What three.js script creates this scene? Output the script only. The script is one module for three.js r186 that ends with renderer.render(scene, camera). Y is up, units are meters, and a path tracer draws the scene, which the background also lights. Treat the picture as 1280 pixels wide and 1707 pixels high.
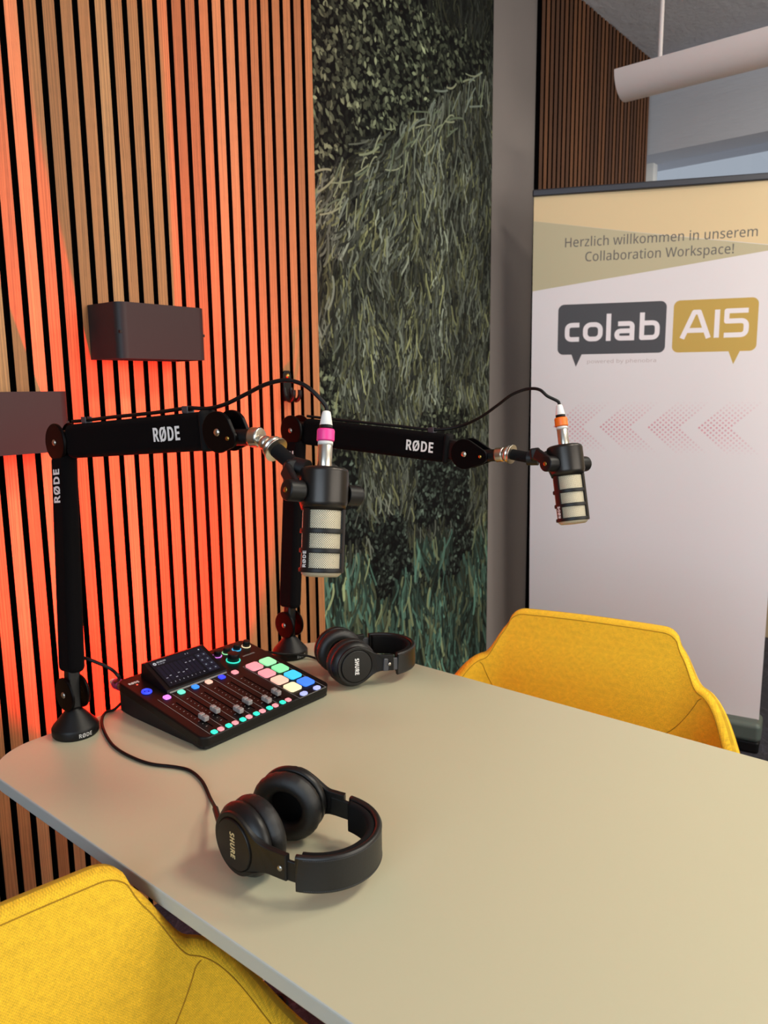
import * as THREE from 'three';
import { RoundedBoxGeometry } from 'three/addons/geometries/RoundedBoxGeometry.js';
import { mergeGeometries, toCreasedNormals } from 'three/addons/utils/BufferGeometryUtils.js';
import { RectAreaLightUniformsLib } from 'three/addons/lights/RectAreaLightUniformsLib.js';
import { ImprovedNoise } from 'three/addons/math/ImprovedNoise.js';
import { FontLoader } from 'three/addons/loaders/FontLoader.js';
import { TextGeometry } from 'three/addons/geometries/TextGeometry.js';

// ---------------------------------------------------------------- camera, sky, lights, exposure
const V = (x, y, z) => new THREE.Vector3(x, y, z);
const scene = new THREE.Scene();
const renderer = new THREE.WebGLRenderer({ antialias: true });
renderer.toneMapping = THREE.LinearToneMapping;
renderer.toneMappingExposure = 1.0;
renderer.shadowMap.enabled = true;
RectAreaLightUniformsLib.init();

const F = 1274.46, EYE = V(0, 1.336, 1.631);
const YAW = 0.693157, PITCH = 0.162136, ROLL = -0.0103635;
const fwd = V(Math.cos(PITCH) * Math.cos(YAW), -Math.sin(PITCH), -Math.cos(PITCH) * Math.sin(YAW));
const r0 = fwd.clone().cross(V(0, 1, 0)).normalize(), u0 = r0.clone().cross(fwd);
const right = r0.clone().multiplyScalar(Math.cos(ROLL)).addScaledVector(u0, Math.sin(ROLL));
const up = u0.clone().multiplyScalar(Math.cos(ROLL)).addScaledVector(r0, -Math.sin(ROLL));
const camera = new THREE.PerspectiveCamera(2 * Math.atan(853.5 / F) * 180 / Math.PI, 1280 / 1707, 0.02, 60);
camera.position.copy(EYE); camera.up.copy(up); camera.lookAt(EYE.clone().add(fwd));
camera.focus = 1.2; camera.userData.fStop = 8;
const rayOf = (px, py) => fwd.clone().addScaledVector(right, (px - 640) / F).addScaledVector(up, -(py - 853.5) / F);
const at = (px, py, depth) => EYE.clone().addScaledVector(rayOf(px, py), depth);            // pixel at a depth along the lens axis
const onY = (px, py, y) => { const d = rayOf(px, py); return EYE.clone().addScaledVector(d, (y - EYE.y) / d.y); };

scene.background = new THREE.Color().setRGB(0.36, 0.41, 0.48);                              // overcast daylight outside the windows

function windowLight(name, w, h, pos, look, color, intensity) {                             // daylight entering a window, same size as its glass
  const l = new THREE.RectAreaLight(new THREE.Color().setRGB(...color), intensity, w, h);
  l.name = name; l.position.copy(pos); l.lookAt(look); scene.add(l); return l;
}
windowLight('daylight_side', 3.6, 1.7, V(1.6, 1.75, 4.47), V(1.6, 1.75, 0), [1.0, 0.93, 0.80], 4.6);
windowLight('daylight_rear', 2.6, 1.7, V(-2.07, 1.75, 2.4), V(3, 1.75, 2.4), [0.70, 0.86, 1.0], 5.0);
const SPOT = { pos: V(1.155, 0.17, 0.352), aim: V(0.97, 1.15, 0), color: [1, 0.003, 0.004], power: 50, angle: 0.62 };
const PANEL = { color: [1, 0.92, 0.76], power: 37 };

// ---------------------------------------------------------------- helpers
let seed = 7;
const rnd = () => { seed = (seed * 1664525 + 1013904223) >>> 0; return seed / 4294967296; };
const rr = (a, b) => a + (b - a) * rnd();
const noise = new ImprovedNoise();
const nz = (x, y, z = 0) => noise.noise(x, y, z);
const font = await new FontLoader().loadAsync('fonts/droid/droid_sans_bold.typeface.json');

const taken = new Map();
function numbered(n) { const c = taken.get(n) ?? 0; taken.set(n, c + 1); return c ? n + '_' + String(c).padStart(3, '0') : n; }
function shadows(m) { m.castShadow = true; m.receiveShadow = true; return m; }
function thing(name, label, category, pos = V(0, 0, 0), group) {
  const g = new THREE.Group(); g.name = numbered(name); g.position.copy(pos); g.userData = { label, category };
  if (group) g.userData.group = group;
  scene.add(g); return g;
}
function single(name, label, category, geo, mat, group) {
  const m = shadows(new THREE.Mesh(geo, mat)); m.name = numbered(name); m.userData = { label, category };
  if (group) m.userData.group = group;
  scene.add(m); return m;
}
function part(name, geo, mat, parent, label) {
  const m = shadows(new THREE.Mesh(geo, mat)); m.name = name; parent.add(m);
  if (label) m.userData.label = label;
  return m;
}
function structure(name, geo, mat, label) {
  const m = shadows(new THREE.Mesh(geo, mat)); m.name = name; m.userData = { kind: 'structure', label };
  scene.add(m); return m;
}
const box = (w, h, d, x = 0, y = 0, z = 0) => new THREE.BoxGeometry(w, h, d).translate(x, y, z);
const span = (x0, x1, y0, y1, z0, z1) => box(x1 - x0, y1 - y0, z1 - z0, (x0 + x1) / 2, (y0 + y1) / 2, (z0 + z1) / 2);
const rbox = (w, h, d, r, x = 0, y = 0, z = 0, s = 2) => new RoundedBoxGeometry(w, h, d, s, r).translate(x, y, z);
function basis(g, x, y, z, o) { return g.applyMatrix4(new THREE.Matrix4().makeBasis(x, y, z).setPosition(o)); }
function cyl(a, b, ra, rb = ra, n = 24) {                                                    // cylinder or cone from a to b
  const d = b.clone().sub(a), L = d.length(); d.normalize();
  const q = new THREE.Quaternion().setFromUnitVectors(V(0, 1, 0), d);
  return new THREE.CylinderGeometry(rb, ra, L, n).applyQuaternion(q).translate(...a.clone().add(b).multiplyScalar(0.5).toArray());
}
function lathe(profile, a, axis, n = 32) {                                                   // [[radius, height], ...] turned about axis from a
  const q = new THREE.Quaternion().setFromUnitVectors(V(0, 1, 0), axis.clone().normalize());
  return new THREE.LatheGeometry(profile.map(([r, h]) => new THREE.Vector2(Math.max(r, 1e-5), h)), n).applyQuaternion(q).translate(a.x, a.y, a.z);
}
function bar(a, b, w, h, side, r = 0.006) {                                                  // rounded bar from a to b; w along side, h across
  const x = b.clone().sub(a), L = x.length(); x.normalize();
  const z = side.clone().addScaledVector(x, -side.dot(x)).normalize(), y = z.clone().cross(x);
  return basis(rbox(L, h, w, r, 0, 0, 0, 3), x, y, z, a.clone().add(b).multiplyScalar(0.5));
}
const tube = (pts, r, n = 64, k = 8) => new THREE.TubeGeometry(new THREE.CatmullRomCurve3(pts), n, r, k, false);
const merge = (l) => mergeGeometries(l.map((g) => { const c = g.index ? g.toNonIndexed() : g; for (const k of Object.keys(c.attributes)) if (!['position', 'normal', 'uv'].includes(k)) c.deleteAttribute(k); return c; }));
function text(str, size, depth = 0.0004, squeeze = 1) {
  const g = new TextGeometry(str, { font, size, depth, curveSegments: 5 });
  g.computeBoundingBox(); const b = g.boundingBox;
  g.translate(-(b.min.x + b.max.x) / 2, -(b.min.y + b.max.y) / 2, 0); g.scale(squeeze, 1, 1); return g;
}
function outline(points, depth, bevel = 0, seg = 2) {                                        // extruded polygon in xy
  const s = new THREE.Shape(points.map(([x, y]) => new THREE.Vector2(x, y)));
  return new THREE.ExtrudeGeometry(s, { depth, bevelEnabled: bevel > 0, bevelThickness: bevel, bevelSize: bevel, bevelSegments: seg, curveSegments: 12 });
}
function roundRect(w, h, r) {
  const s = new THREE.Shape(), x = -w / 2, y = -h / 2;
  s.moveTo(x + r, y); s.lineTo(x + w - r, y); s.absarc(x + w - r, y + r, r, -Math.PI / 2, 0); s.lineTo(x + w, y + h - r); s.absarc(x + w - r, y + h - r, r, 0, Math.PI / 2);
  s.lineTo(x + r, y + h); s.absarc(x + r, y + h - r, r, Math.PI / 2, Math.PI); s.lineTo(x, y + r); s.absarc(x + r, y + r, r, Math.PI, 1.5 * Math.PI); return s;
}
function canvas(w, h, draw) { const c = document.createElement('canvas'); c.width = w; c.height = h; draw(c.getContext('2d'), w, h); return c; }
function canvasTexture(c, srgb = true) { const t = new THREE.CanvasTexture(c); if (srgb) t.colorSpace = THREE.SRGBColorSpace; t.magFilter = THREE.LinearFilter; t.anisotropy = 8; return t; }
function dataTexture(w, h, f, srgb) {
  const d = new Uint8Array(w * h * 4);
  for (let y = 0; y < h; y++) for (let x = 0; x < w; x++) { const c = f(x, y), i = (y * w + x) * 4; for (let k = 0; k < 3; k++) d[i + k] = Math.max(0, Math.min(255, c.length ? c[k] : c)); d[i + 3] = 255; }
  const t = new THREE.DataTexture(d, w, h); t.wrapS = t.wrapT = THREE.RepeatWrapping; t.magFilter = THREE.LinearFilter; t.minFilter = THREE.LinearMipmapLinearFilter; t.generateMipmaps = true;
  if (srgb) t.colorSpace = THREE.SRGBColorSpace; t.needsUpdate = true; return t;
}
const rep = (t, x, y) => { const c = t.clone(); c.wrapS = c.wrapT = THREE.RepeatWrapping; c.repeat.set(x, y); c.needsUpdate = true; return c; };
function planarUV(g, ax, ay, s = 1) {                                                        // uv in metres from two axes
  const p = g.attributes.position, uv = new Float32Array(p.count * 2), k = { x: 'getX', y: 'getY', z: 'getZ' };
  for (let i = 0; i < p.count; i++) { uv[2 * i] = p[k[ax]](i) * s; uv[2 * i + 1] = p[k[ay]](i) * s; }
  g.setAttribute('uv', new THREE.BufferAttribute(uv, 2)); return g;
}
function roundUV(g, r) { const p = g.attributes.position, uv = g.attributes.uv; for (let i = 0; i < p.count; i++) { const rad = Math.hypot(p.getX(i), p.getZ(i)); uv.setXY(i, uv.getX(i) * 2 * Math.PI * r, p.getY(i) - (r - rad)); } return g; }
const std = (o) => new THREE.MeshStandardMaterial(o);
const phy = (o) => new THREE.MeshPhysicalMaterial(o);

// ---------------------------------------------------------------- materials
const T_plaster = dataTexture(512, 512, (x, y) => 128 + 55 * nz(x * 0.03, y * 0.03, 3) + 40 * nz(x * 0.11, y * 0.11, 9) + 30 * nz(x * 0.4, y * 0.4, 5));
const T_weave = dataTexture(256, 256, (x, y) => { const a = (x / 8) % 2, b = (y / 8) % 2, over = (Math.floor(x / 8) + Math.floor(y / 8)) % 2; const px = (x % 8) / 8 - 0.5, py = (y % 8) / 8 - 0.5; return 200 - 420 * (px * px + py * py) + (over ? 22 : -12) + 26 * nz(x * 0.3, y * 0.3, 2) + 0 * (a + b); });
const T_weaveColor = dataTexture(512, 512, (x, y) => { const over = (Math.floor(x / 8) + Math.floor(y / 8)) % 2, t = 1 + (over ? 0.05 : -0.06) + 0.10 * nz(Math.floor(x / 8) * 0.7, Math.floor(y / 8) * 0.7, 4) + 0.06 * nz(x * 0.02, y * 0.02, 7); return [230 * t, 182 * t, 38 * t]; }, true);
const T_leather = dataTexture(256, 256, (x, y) => 130 + 60 * nz(x * 0.12, y * 0.12, 1) + 50 * nz(x * 0.3, y * 0.3, 8));
const T_mesh = dataTexture(128, 128, (x, y) => { const a = Math.abs(((x + y) / 8) % 2 - 1), b = Math.abs(((x - y + 256) / 8) % 2 - 1); const v = Math.max(a, b); return v > 0.45 ? 150 + 100 * v : 18; }, true);
const M = {
  wall: std({ color: 0x8d8580, roughness: 0.9, bumpMap: rep(T_plaster, 1, 1), bumpScale: 0.001 }),
  greywall: std({ color: 0x79716e, roughness: 0.85, bumpMap: rep(T_plaster, 2, 2), bumpScale: 0.0006 }),
  plaster: std({ color: 0xc2c3ca, roughness: 0.95, bumpMap: rep(T_plaster, 0.8, 0.8), bumpScale: 0.006 }),
  beige: std({ color: 0xb59f80, roughness: 0.9 }),
  felt: phy({ color: 0x060404, roughness: 1, specularIntensity: 0.1 }),
  blackMetal: phy({ color: 0x0f0e0f, roughness: 0.45, specularIntensity: 0.7, bumpMap: rep(T_plaster, 8, 8), bumpScale: 0.0001 }),
  lampBlack: phy({ color: 0x232123, roughness: 0.5, specularIntensity: 0.6, bumpMap: rep(T_plaster, 8, 8), bumpScale: 0.0001 }),
  black: phy({ color: 0x0b0a0b, roughness: 0.45, specularIntensity: 0.6 }),
  blackGloss: phy({ color: 0x040304, roughness: 0.4, specularIntensity: 0.22 }),
  blackSoft: phy({ color: 0x0b0a0b, roughness: 0.85, specularIntensity: 0.4 }),
  sleeve: phy({ color: 0x070506, roughness: 1, specularIntensity: 0.25, bumpMap: rep(T_weave, 20, 20), bumpScale: 0.0002 }),
  cable: phy({ color: 0x0b090a, roughness: 0.5, specularIntensity: 0.5 }),
  silver: std({ color: 0xc9c4b8, roughness: 0.28, metalness: 1 }),
  steel: std({ color: 0xa9a59c, roughness: 0.35, metalness: 1 }),
  brass: std({ color: 0xb08f4a, roughness: 0.35, metalness: 1 }),
  white: std({ color: 0xe9e6e0, roughness: 0.5 }),
  print: std({ color: 0xe6e2de, roughness: 0.6 }),
  goldPrint: std({ color: 0xe2d2a0, roughness: 0.35, metalness: 0.4 }),
  pink: std({ color: 0xee3a8f, roughness: 0.4 }),
  orange: std({ color: 0xf2711c, roughness: 0.4 }),
  magenta: std({ color: 0xa8336a, roughness: 0.4 }),
  micCap: phy({ color: 0x34312f, roughness: 0.33, metalness: 0.75 }),
  grill: std({ color: 0xe2d6ba, map: rep(T_mesh, 42, 42), roughness: 0.45, metalness: 0.35, bumpMap: rep(T_mesh, 42, 42), bumpScale: 0.0005 }),
  leather: std({ color: 0x131212, roughness: 0.42, bumpMap: rep(T_leather, 12, 12), bumpScale: 0.0002 }),
  cupPlastic: phy({ color: 0x121111, roughness: 0.4, specularIntensity: 0.7 }),
  greyPlastic: std({ color: 0x3a3b40, roughness: 0.4 }),
  tableTop: phy({ color: 0xbab599, roughness: 0.42, clearcoat: 0.12, clearcoatRoughness: 0.25, bumpMap: rep(T_plaster, 30, 30), bumpScale: 0.00004 }),
  tableEdge: std({ color: 0xa9b1ae, roughness: 0.5 }),
  legMetal: std({ color: 0xb4c4d6, roughness: 0.4, metalness: 0.4 }),
  yellow: std({ color: 0xffffff, map: rep(T_weaveColor, 10, 10), roughness: 0.95, bumpMap: rep(T_weave, 20, 20), bumpScale: 0.0007 }),
  yellowSeam: std({ color: 0x9a7210, roughness: 1 }),
  lampShell: std({ color: 0xd9cfcd, roughness: 0.45 }),
  darkBar: std({ color: 0x3a3a40, roughness: 0.4, metalness: 0.4 }),
  greenGrey: std({ color: 0x56605a, roughness: 0.5, metalness: 0.2 }),
  mixer: phy({ color: 0x0a0809, roughness: 0.42, specularIntensity: 0.5 }),
  mixerSide: phy({ color: 0x121113, roughness: 0.5, specularIntensity: 0.6 }),
  tick: std({ color: 0x8d8a86, roughness: 0.6 }),
  faderCap: std({ color: 0x8a8584, roughness: 0.35 }),
  faderDark: std({ color: 0x5a4f4e, roughness: 0.35 }),
};
const glow = (r, g, b, k = 1) => std({ color: new THREE.Color().setRGB(r * 0.5, g * 0.5, b * 0.5), emissive: new THREE.Color().setRGB(r, g, b), emissiveIntensity: k, roughness: 0.5 });

// oak: five boards' worth of figure, three tones each
const oakMaps = [0, 1, 2, 3, 4].map((k) => dataTexture(128, 2048, (x, y) => {
  const u = x / 128, v = y / 2048 * 2.98, cath = k % 2 ? 0.16 * Math.sin(v * (1.3 + k * 0.4) + k) : 0;
  const warp = 0.35 * nz(u * 1.2, v * 0.9, k * 7.3) + 0.12 * nz(u * 3, v * 4, k * 3.1);
  const ring = Math.sin((u * (k % 2 ? 5 : 9) + warp * 9 + (k % 2 ? 10 * (u - 0.5 - cath) ** 2 * 4 : v * 0.5)) * 3.2);
  const fine = nz(u * 60 + warp * 8, v * 5, k * 11) + 0.7 * nz(u * 130, v * 11, k * 5);
  const pore = nz(u * 90, v * 22, k * 17) > 0.42 ? -0.12 : 0;
  const t = 1 + 0.09 * ring + 0.18 * fine + pore * 1.3 + 0.05 * nz(u * 0.8, v * 0.6, k * 2.2);
  return [182 * t, 132 * t - 2, 86 * t - 3];
}, true));
const oak = []; for (const m of oakMaps) for (const tone of [0xffffff, 0xe8dacd, 0xf4e4d8, 0xd6c6b4]) oak.push(std({ color: tone, map: m, roughness: 0.62, bumpMap: m, bumpScale: 0.0003 }));

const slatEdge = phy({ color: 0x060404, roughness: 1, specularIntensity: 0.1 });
const walnut = []; for (const m of oakMaps.slice(0, 3)) for (const tone of [0x8c7c72, 0x9a8a7e, 0x786a60]) walnut.push(std({ color: tone, map: m, roughness: 0.7 }));
// ---------------------------------------------------------------- the room
const CEIL = 2.976, X0 = -2.2, X1 = 4.3, Z1 = 4.6;
const T_carpet = canvasTexture(canvas(1024, 1024, (g, w, h) => {
  g.fillStyle = '#2a2a34'; g.fillRect(0, 0, w, h);
  for (let i = 0; i < 2600; i++) {
    const x = rnd() * w, y = rnd() * h, L = rr(20, 160), a = rr(-0.5, 0.5) + (rnd() < 0.5 ? 0.8 : -0.2), c = ['#34343f', '#3d3a46', '#23232b', '#4a444e', '#2e3444', '#544654', '#1d1d22'][Math.floor(rnd() * 7)];
    g.strokeStyle = c; g.lineWidth = rr(1, 7); g.globalAlpha = rr(0.25, 0.8); g.beginPath(); g.moveTo(x, y); g.lineTo(x + Math.cos(a) * L, y + Math.sin(a) * L); g.stroke();
  }
  g.globalAlpha = 1;
  for (let i = 0; i < 60000; i++) { g.fillStyle = rnd() < 0.5 ? 'rgba(0,0,0,.25)' : 'rgba(150,140,150,.12)'; g.fillRect(rnd() * w, rnd() * h, 2, 2); }
}));
const carpet = std({ map: rep(T_carpet, 0.9, 0.9), roughness: 1, bumpMap: rep(T_plaster, 20, 20), bumpScale: 0.001 });
structure('floor', planarUV(span(X0 - 0.2, X1 + 0.2, -0.1, 0, -0.3, Z1 + 0.2), 'x', 'z'), carpet, 'dark grey and violet streaked carpet floor');
structure('ceiling', planarUV(span(X0 - 0.2, X1 + 0.2, CEIL, CEIL + 0.12, -0.3, Z1 + 0.2), 'x', 'z'), M.plaster, 'rough whitish grey plaster ceiling');

const wallLeft = new THREE.Group(); wallLeft.name = 'wall_left'; wallLeft.userData = { kind: 'structure', label: 'wall clad in vertical oak slats with a grey plastered section' }; scene.add(wallLeft);
part('plaster', planarUV(span(X0 - 0.2, 4.13, 0, CEIL, -0.22, -0.022), 'x', 'y'), M.greywall, wallLeft, 'plain warm grey painted wall');
part('felt_backing', span(X0, 1.6665, 0.0, CEIL, -0.022, -0.012), M.felt, wallLeft, 'black felt behind the oak slats');
part('felt_backing', span(2.985, 4.128, 0.0, CEIL, -0.022, -0.012), M.felt, wallLeft, 'black felt behind the far slats');
const PITCHX = 0.04, SW = 0.0264;
const slatGeo = [0, 1].map((flip) => {
  const g = new THREE.BoxGeometry(SW, CEIL, 0.012), p = g.attributes.position, uv = g.attributes.uv;
  for (let i = 0; i < p.count; i++) uv.setXY(i, flip ? 0.5 - p.getX(i) / SW : 0.5 + p.getX(i) / SW, (p.getY(i) / CEIL + 0.5) * (flip ? -1 : 1));
  return g;
});
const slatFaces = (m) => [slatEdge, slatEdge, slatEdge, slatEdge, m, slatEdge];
const slatStart = 0.761;
for (let n = -46; n <= 22; n++) {
  const m = part('slat', slatGeo[Math.floor(rnd() * 2)], slatFaces(oak[Math.floor(rnd() * oak.length)]), wallLeft);
  m.position.set(slatStart + n * PITCHX + SW / 2, CEIL / 2, -0.006);
}
for (let x = 2.986; x < 4.12; x += PITCHX) {
  const m = part('slat', slatGeo[Math.floor(rnd() * 2)], slatFaces(walnut[Math.floor(rnd() * walnut.length)]), wallLeft);
  m.position.set(x + SW / 2, CEIL / 2, -0.006);
}
// printed foliage wallpaper
function drawMural(g, w, h) {
  const W = 0.985, H = 2.976, sx = w / W, sy = h / H; g.scale(sx, sy);                        // draw in metres, y down from the ceiling
  g.fillStyle = '#0c0c0c'; g.fillRect(0, 0, W, H);
  const grassAt = (s, Y) => {                                                                 // 1 where long blades grow, 0 where small leaves do
    const edge = 1.93 + 0.62 * s + 0.07 * nz(s * 6, 4);
    if (Y > edge) return s > 0.58 && Y > 2.62 ? 1 : 0;
    if (Y > 1.3 + 0.1 * nz(s * 5, 9)) return s < 0.1 && Y < 1.5 ? 0 : 1;
    if (Y > 0.85) return s > 0.2 && s < 0.5 + 0.1 * nz(Y * 8, 2) && Y > 0.95 + 0.2 * nz(s * 9, 1) ? 1 : s > 0.86 ? 1 : s < 0.12 && Y < 0.95 ? 1 : 0;
    if (Y > 0.62) return s < 0.25 || s > 0.9 ? 1 : (nz(s * 7, Y * 7, 5) > 0.15 ? 1 : 0);
    return 1;
  };
  for (let i = 0; i < 22000; i++) {                                                           // small rounded leaves
    const x = rnd() * W, y = rnd() * H, Y = H - y, s = x / W; if (grassAt(s, Y) && rnd() < 0.9) continue;
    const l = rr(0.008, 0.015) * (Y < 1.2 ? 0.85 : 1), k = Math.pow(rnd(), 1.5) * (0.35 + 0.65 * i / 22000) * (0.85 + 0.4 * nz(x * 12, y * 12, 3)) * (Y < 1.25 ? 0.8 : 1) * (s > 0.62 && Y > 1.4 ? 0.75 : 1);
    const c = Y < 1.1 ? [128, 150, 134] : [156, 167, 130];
    g.fillStyle = `rgba(${18 + c[0] * k | 0},${20 + c[1] * k | 0},${18 + c[2] * k | 0},.92)`;
    g.save(); g.translate(x, y); g.rotate(rnd() * 6.3); g.beginPath(); g.moveTo(-l, 0); g.quadraticCurveTo(-l * 0.1, -l * 1.0, l, 0); g.quadraticCurveTo(-l * 0.1, l * 1.0, -l, 0); g.fill(); g.restore();
  }
  g.lineCap = 'round';
  for (let i = 0; i < 23000; i++) {                                                           // drooping blades
    const x = rnd() * W, y = rnd() * H, Y = H - y, s = x / W; if (!grassAt(s, Y)) continue;
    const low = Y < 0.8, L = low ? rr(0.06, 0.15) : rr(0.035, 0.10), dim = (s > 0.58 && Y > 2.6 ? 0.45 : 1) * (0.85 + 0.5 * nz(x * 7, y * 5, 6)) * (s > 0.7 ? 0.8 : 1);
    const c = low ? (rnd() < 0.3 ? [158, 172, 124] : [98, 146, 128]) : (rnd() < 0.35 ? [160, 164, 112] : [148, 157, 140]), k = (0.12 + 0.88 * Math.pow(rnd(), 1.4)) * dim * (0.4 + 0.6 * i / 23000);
    const lean = 0.7 * nz(x * 5, y * 5, 1) + rr(-0.45, 0.45) + (Y > 1.75 && s < 0.5 ? -0.5 : 0), dx = Math.sin(lean) * L, dy = Math.cos(lean) * L;
    g.strokeStyle = `rgba(${15 + c[0] * k | 0},${16 + c[1] * k | 0},${15 + c[2] * k | 0},.9)`; g.lineWidth = low ? rr(0.006, 0.014) : rr(0.004, 0.009);
    g.beginPath(); g.moveTo(x, y); g.bezierCurveTo(x + rr(-0.015, 0.015), y + dy * 0.3, x + dx * 0.6 + rr(-0.02, 0.02), y + dy * 0.7, x + dx, y + dy); g.stroke();
  }
  for (let i = 0; i < 80; i++) {                                                             // paler blades where the grass starts
    const s = rr(0, 0.95), Y = 1.93 + 0.62 * s + rr(-0.16, 0.0), x = s * W, y = H - Y, L = rr(0.04, 0.11), a = rr(0.2, 1.5);
    g.strokeStyle = ['#7b846a', '#707a70', '#858b72', '#5c6654'][i % 4]; g.lineWidth = rr(0.004, 0.007); g.beginPath(); g.moveTo(x, y); g.quadraticCurveTo(x - L * 0.4 * Math.cos(a), y + L * 0.2 + rr(-0.02, 0.02), x - L * Math.cos(a), y + L * Math.sin(a)); g.stroke();
  }
}
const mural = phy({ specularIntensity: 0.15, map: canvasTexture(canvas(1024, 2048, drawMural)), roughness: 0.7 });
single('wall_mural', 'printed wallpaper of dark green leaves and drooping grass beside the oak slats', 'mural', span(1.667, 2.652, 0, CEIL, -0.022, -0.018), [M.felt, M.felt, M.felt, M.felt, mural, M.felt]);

// walls behind and beside the camera with their windows
structure('wall_rear', merge([span(X0 - 0.2, X0, 0, 0.9, -0.3, Z1 + 0.2), span(X0 - 0.2, X0, 2.6, CEIL, -0.3, Z1 + 0.2), span(X0 - 0.2, X0, 0.9, 2.6, -0.3, 1.1), span(X0 - 0.2, X0, 0.9, 2.6, 3.7, Z1 + 0.2)]), M.wall, 'painted wall with a wide window');
structure('wall_right', merge([span(X0, X1, 0, 0.9, Z1, Z1 + 0.2), span(X0, X1, 2.6, CEIL, Z1, Z1 + 0.2), span(X0, -0.2, 0.9, 2.6, Z1, Z1 + 0.2), span(3.4, X1, 0.9, 2.6, Z1, Z1 + 0.2)]), M.wall, 'painted wall with a wide window');
structure('wall_far', merge([span(X1, X1 + 0.2, 0, 2.0, -0.3, Z1 + 0.2)]), M.beige, 'beige wall closing the room behind the banner');
structure('wall_far_header', merge([span(X1 - 0.1, X1 + 0.25, 2.53, CEIL, -0.3, Z1 + 0.2), span(X1, X1 + 0.2, 2.0, 2.53, 2.6, Z1 + 0.2)]), M.plaster, 'rough white plastered beam under the ceiling');
structure('wall_left_return', span(4.13, X1 + 0.2, 0, 2.0, -0.22, -0.1), M.beige, 'short wall beyond the slats');
const glass = phy({ color: 0xffffff, transmission: 1, thickness: 0, roughness: 0.02, ior: 1.45 });
function makeWindow(n, geoFrame, geoPane, label) {
  const g = new THREE.Group(); g.name = 'window_' + n; g.userData = { kind: 'structure', label }; scene.add(g);
  part('window_frame', geoFrame, M.white, g); part('pane', geoPane, glass, g); return g;
}
makeWindow(1, merge([span(-0.2, 3.4, 0.9, 0.96, 4.62, 4.7), span(-0.2, 3.4, 2.54, 2.6, 4.62, 4.7), span(-0.2, -0.14, 0.96, 2.54, 4.62, 4.7), span(3.34, 3.4, 0.96, 2.54, 4.62, 4.7), span(1.57, 1.63, 0.96, 2.54, 4.62, 4.7)]), span(-0.14, 3.34, 0.96, 2.54, 4.655, 4.665), 'wide window with a white frame');
makeWindow(2, merge([span(-2.3, -2.22, 0.9, 0.96, 1.1, 3.7), span(-2.3, -2.22, 2.54, 2.6, 1.1, 3.7), span(-2.3, -2.22, 0.96, 2.54, 1.1, 1.16), span(-2.3, -2.22, 0.96, 2.54, 3.64, 3.7)]), span(-2.265, -2.255, 0.96, 2.54, 1.16, 3.64), 'wide window with a white frame');
makeWindow(3, merge([span(X1 + 0.06, X1 + 0.12, 2.0, 2.05, -0.1, 2.6), span(X1 + 0.06, X1 + 0.12, 2.05, 2.53, -0.1, -0.05), span(X1 + 0.06, X1 + 0.12, 2.05, 2.53, 0.62, 0.66), span(X1 + 0.06, X1 + 0.12, 2.05, 2.53, 1.9, 1.94)]), span(X1 + 0.085, X1 + 0.09, 2.05, 2.53, -0.05, 2.6), 'pale transom window under the plastered beam');

// two flat ceiling lights behind the camera
function ceilingPanel(x, z, label) {
  const t = thing('ceiling_light', label, 'ceiling light', V(x, CEIL, z), 'ceiling light panels behind the table');
  part('frame', span(-0.32, 0.32, -0.05, -0.001, -0.32, 0.32), M.white, t);
  part('diffuser', span(-0.29, 0.29, -0.056, -0.0505, -0.29, 0.29), glow(PANEL.color[0], PANEL.color[1], PANEL.color[2], 1.2), t);
  const l = new THREE.RectAreaLight(new THREE.Color().setRGB(...PANEL.color), PANEL.power, 0.58, 0.58); l.position.set(0, -0.06, 0); l.name = 'panel_light';
  t.add(l); l.rotation.x = -Math.PI / 2; return t;
}
ceilingPanel(1.5, 2.3, 'square warm white ceiling light panel above the end of the table'); ceilingPanel(2.9, 2.3, 'square warm white ceiling light panel towards the plastered beam');

// red floor spotlight behind the table that washes the slats
{
  const base = V(SPOT.pos.x, 0, SPOT.pos.z), t = thing('floor_spotlight', 'small black floor spotlight shining red up the oak slats', 'spotlight', base);
  const d = SPOT.aim.clone().sub(SPOT.pos).normalize(), P = SPOT.pos.clone().sub(base), w = (g) => g;
  part('stand', merge([cyl(V(0, 0, 0), V(0, 0.012, 0), 0.07, 0.07, 32), cyl(V(0, 0.012, 0), V(0, 0.13, 0), 0.012)]), M.black, t);
  part('housing', w(lathe([[0.0, -0.13], [0.03, -0.13], [0.036, -0.12], [0.045, -0.02], [0.047, -0.004], [0.042, -0.004], [0.038, -0.02]], P, d)), M.black, t);
  part('lens', lathe([[0, -0.013], [0.037, -0.014]], P, d), glow(1, 0.03, 0.03, 3), t, 'glowing red lens');
  const l = new THREE.SpotLight(new THREE.Color().setRGB(...SPOT.color), SPOT.power, 0, SPOT.angle, 1, 2); l.name = 'red_beam'; l.shadow.radius = 1.3; l.castShadow = true;
  l.position.copy(P); l.target.position.copy(P.clone().add(d)); t.add(l); t.add(l.target);
}

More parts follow.
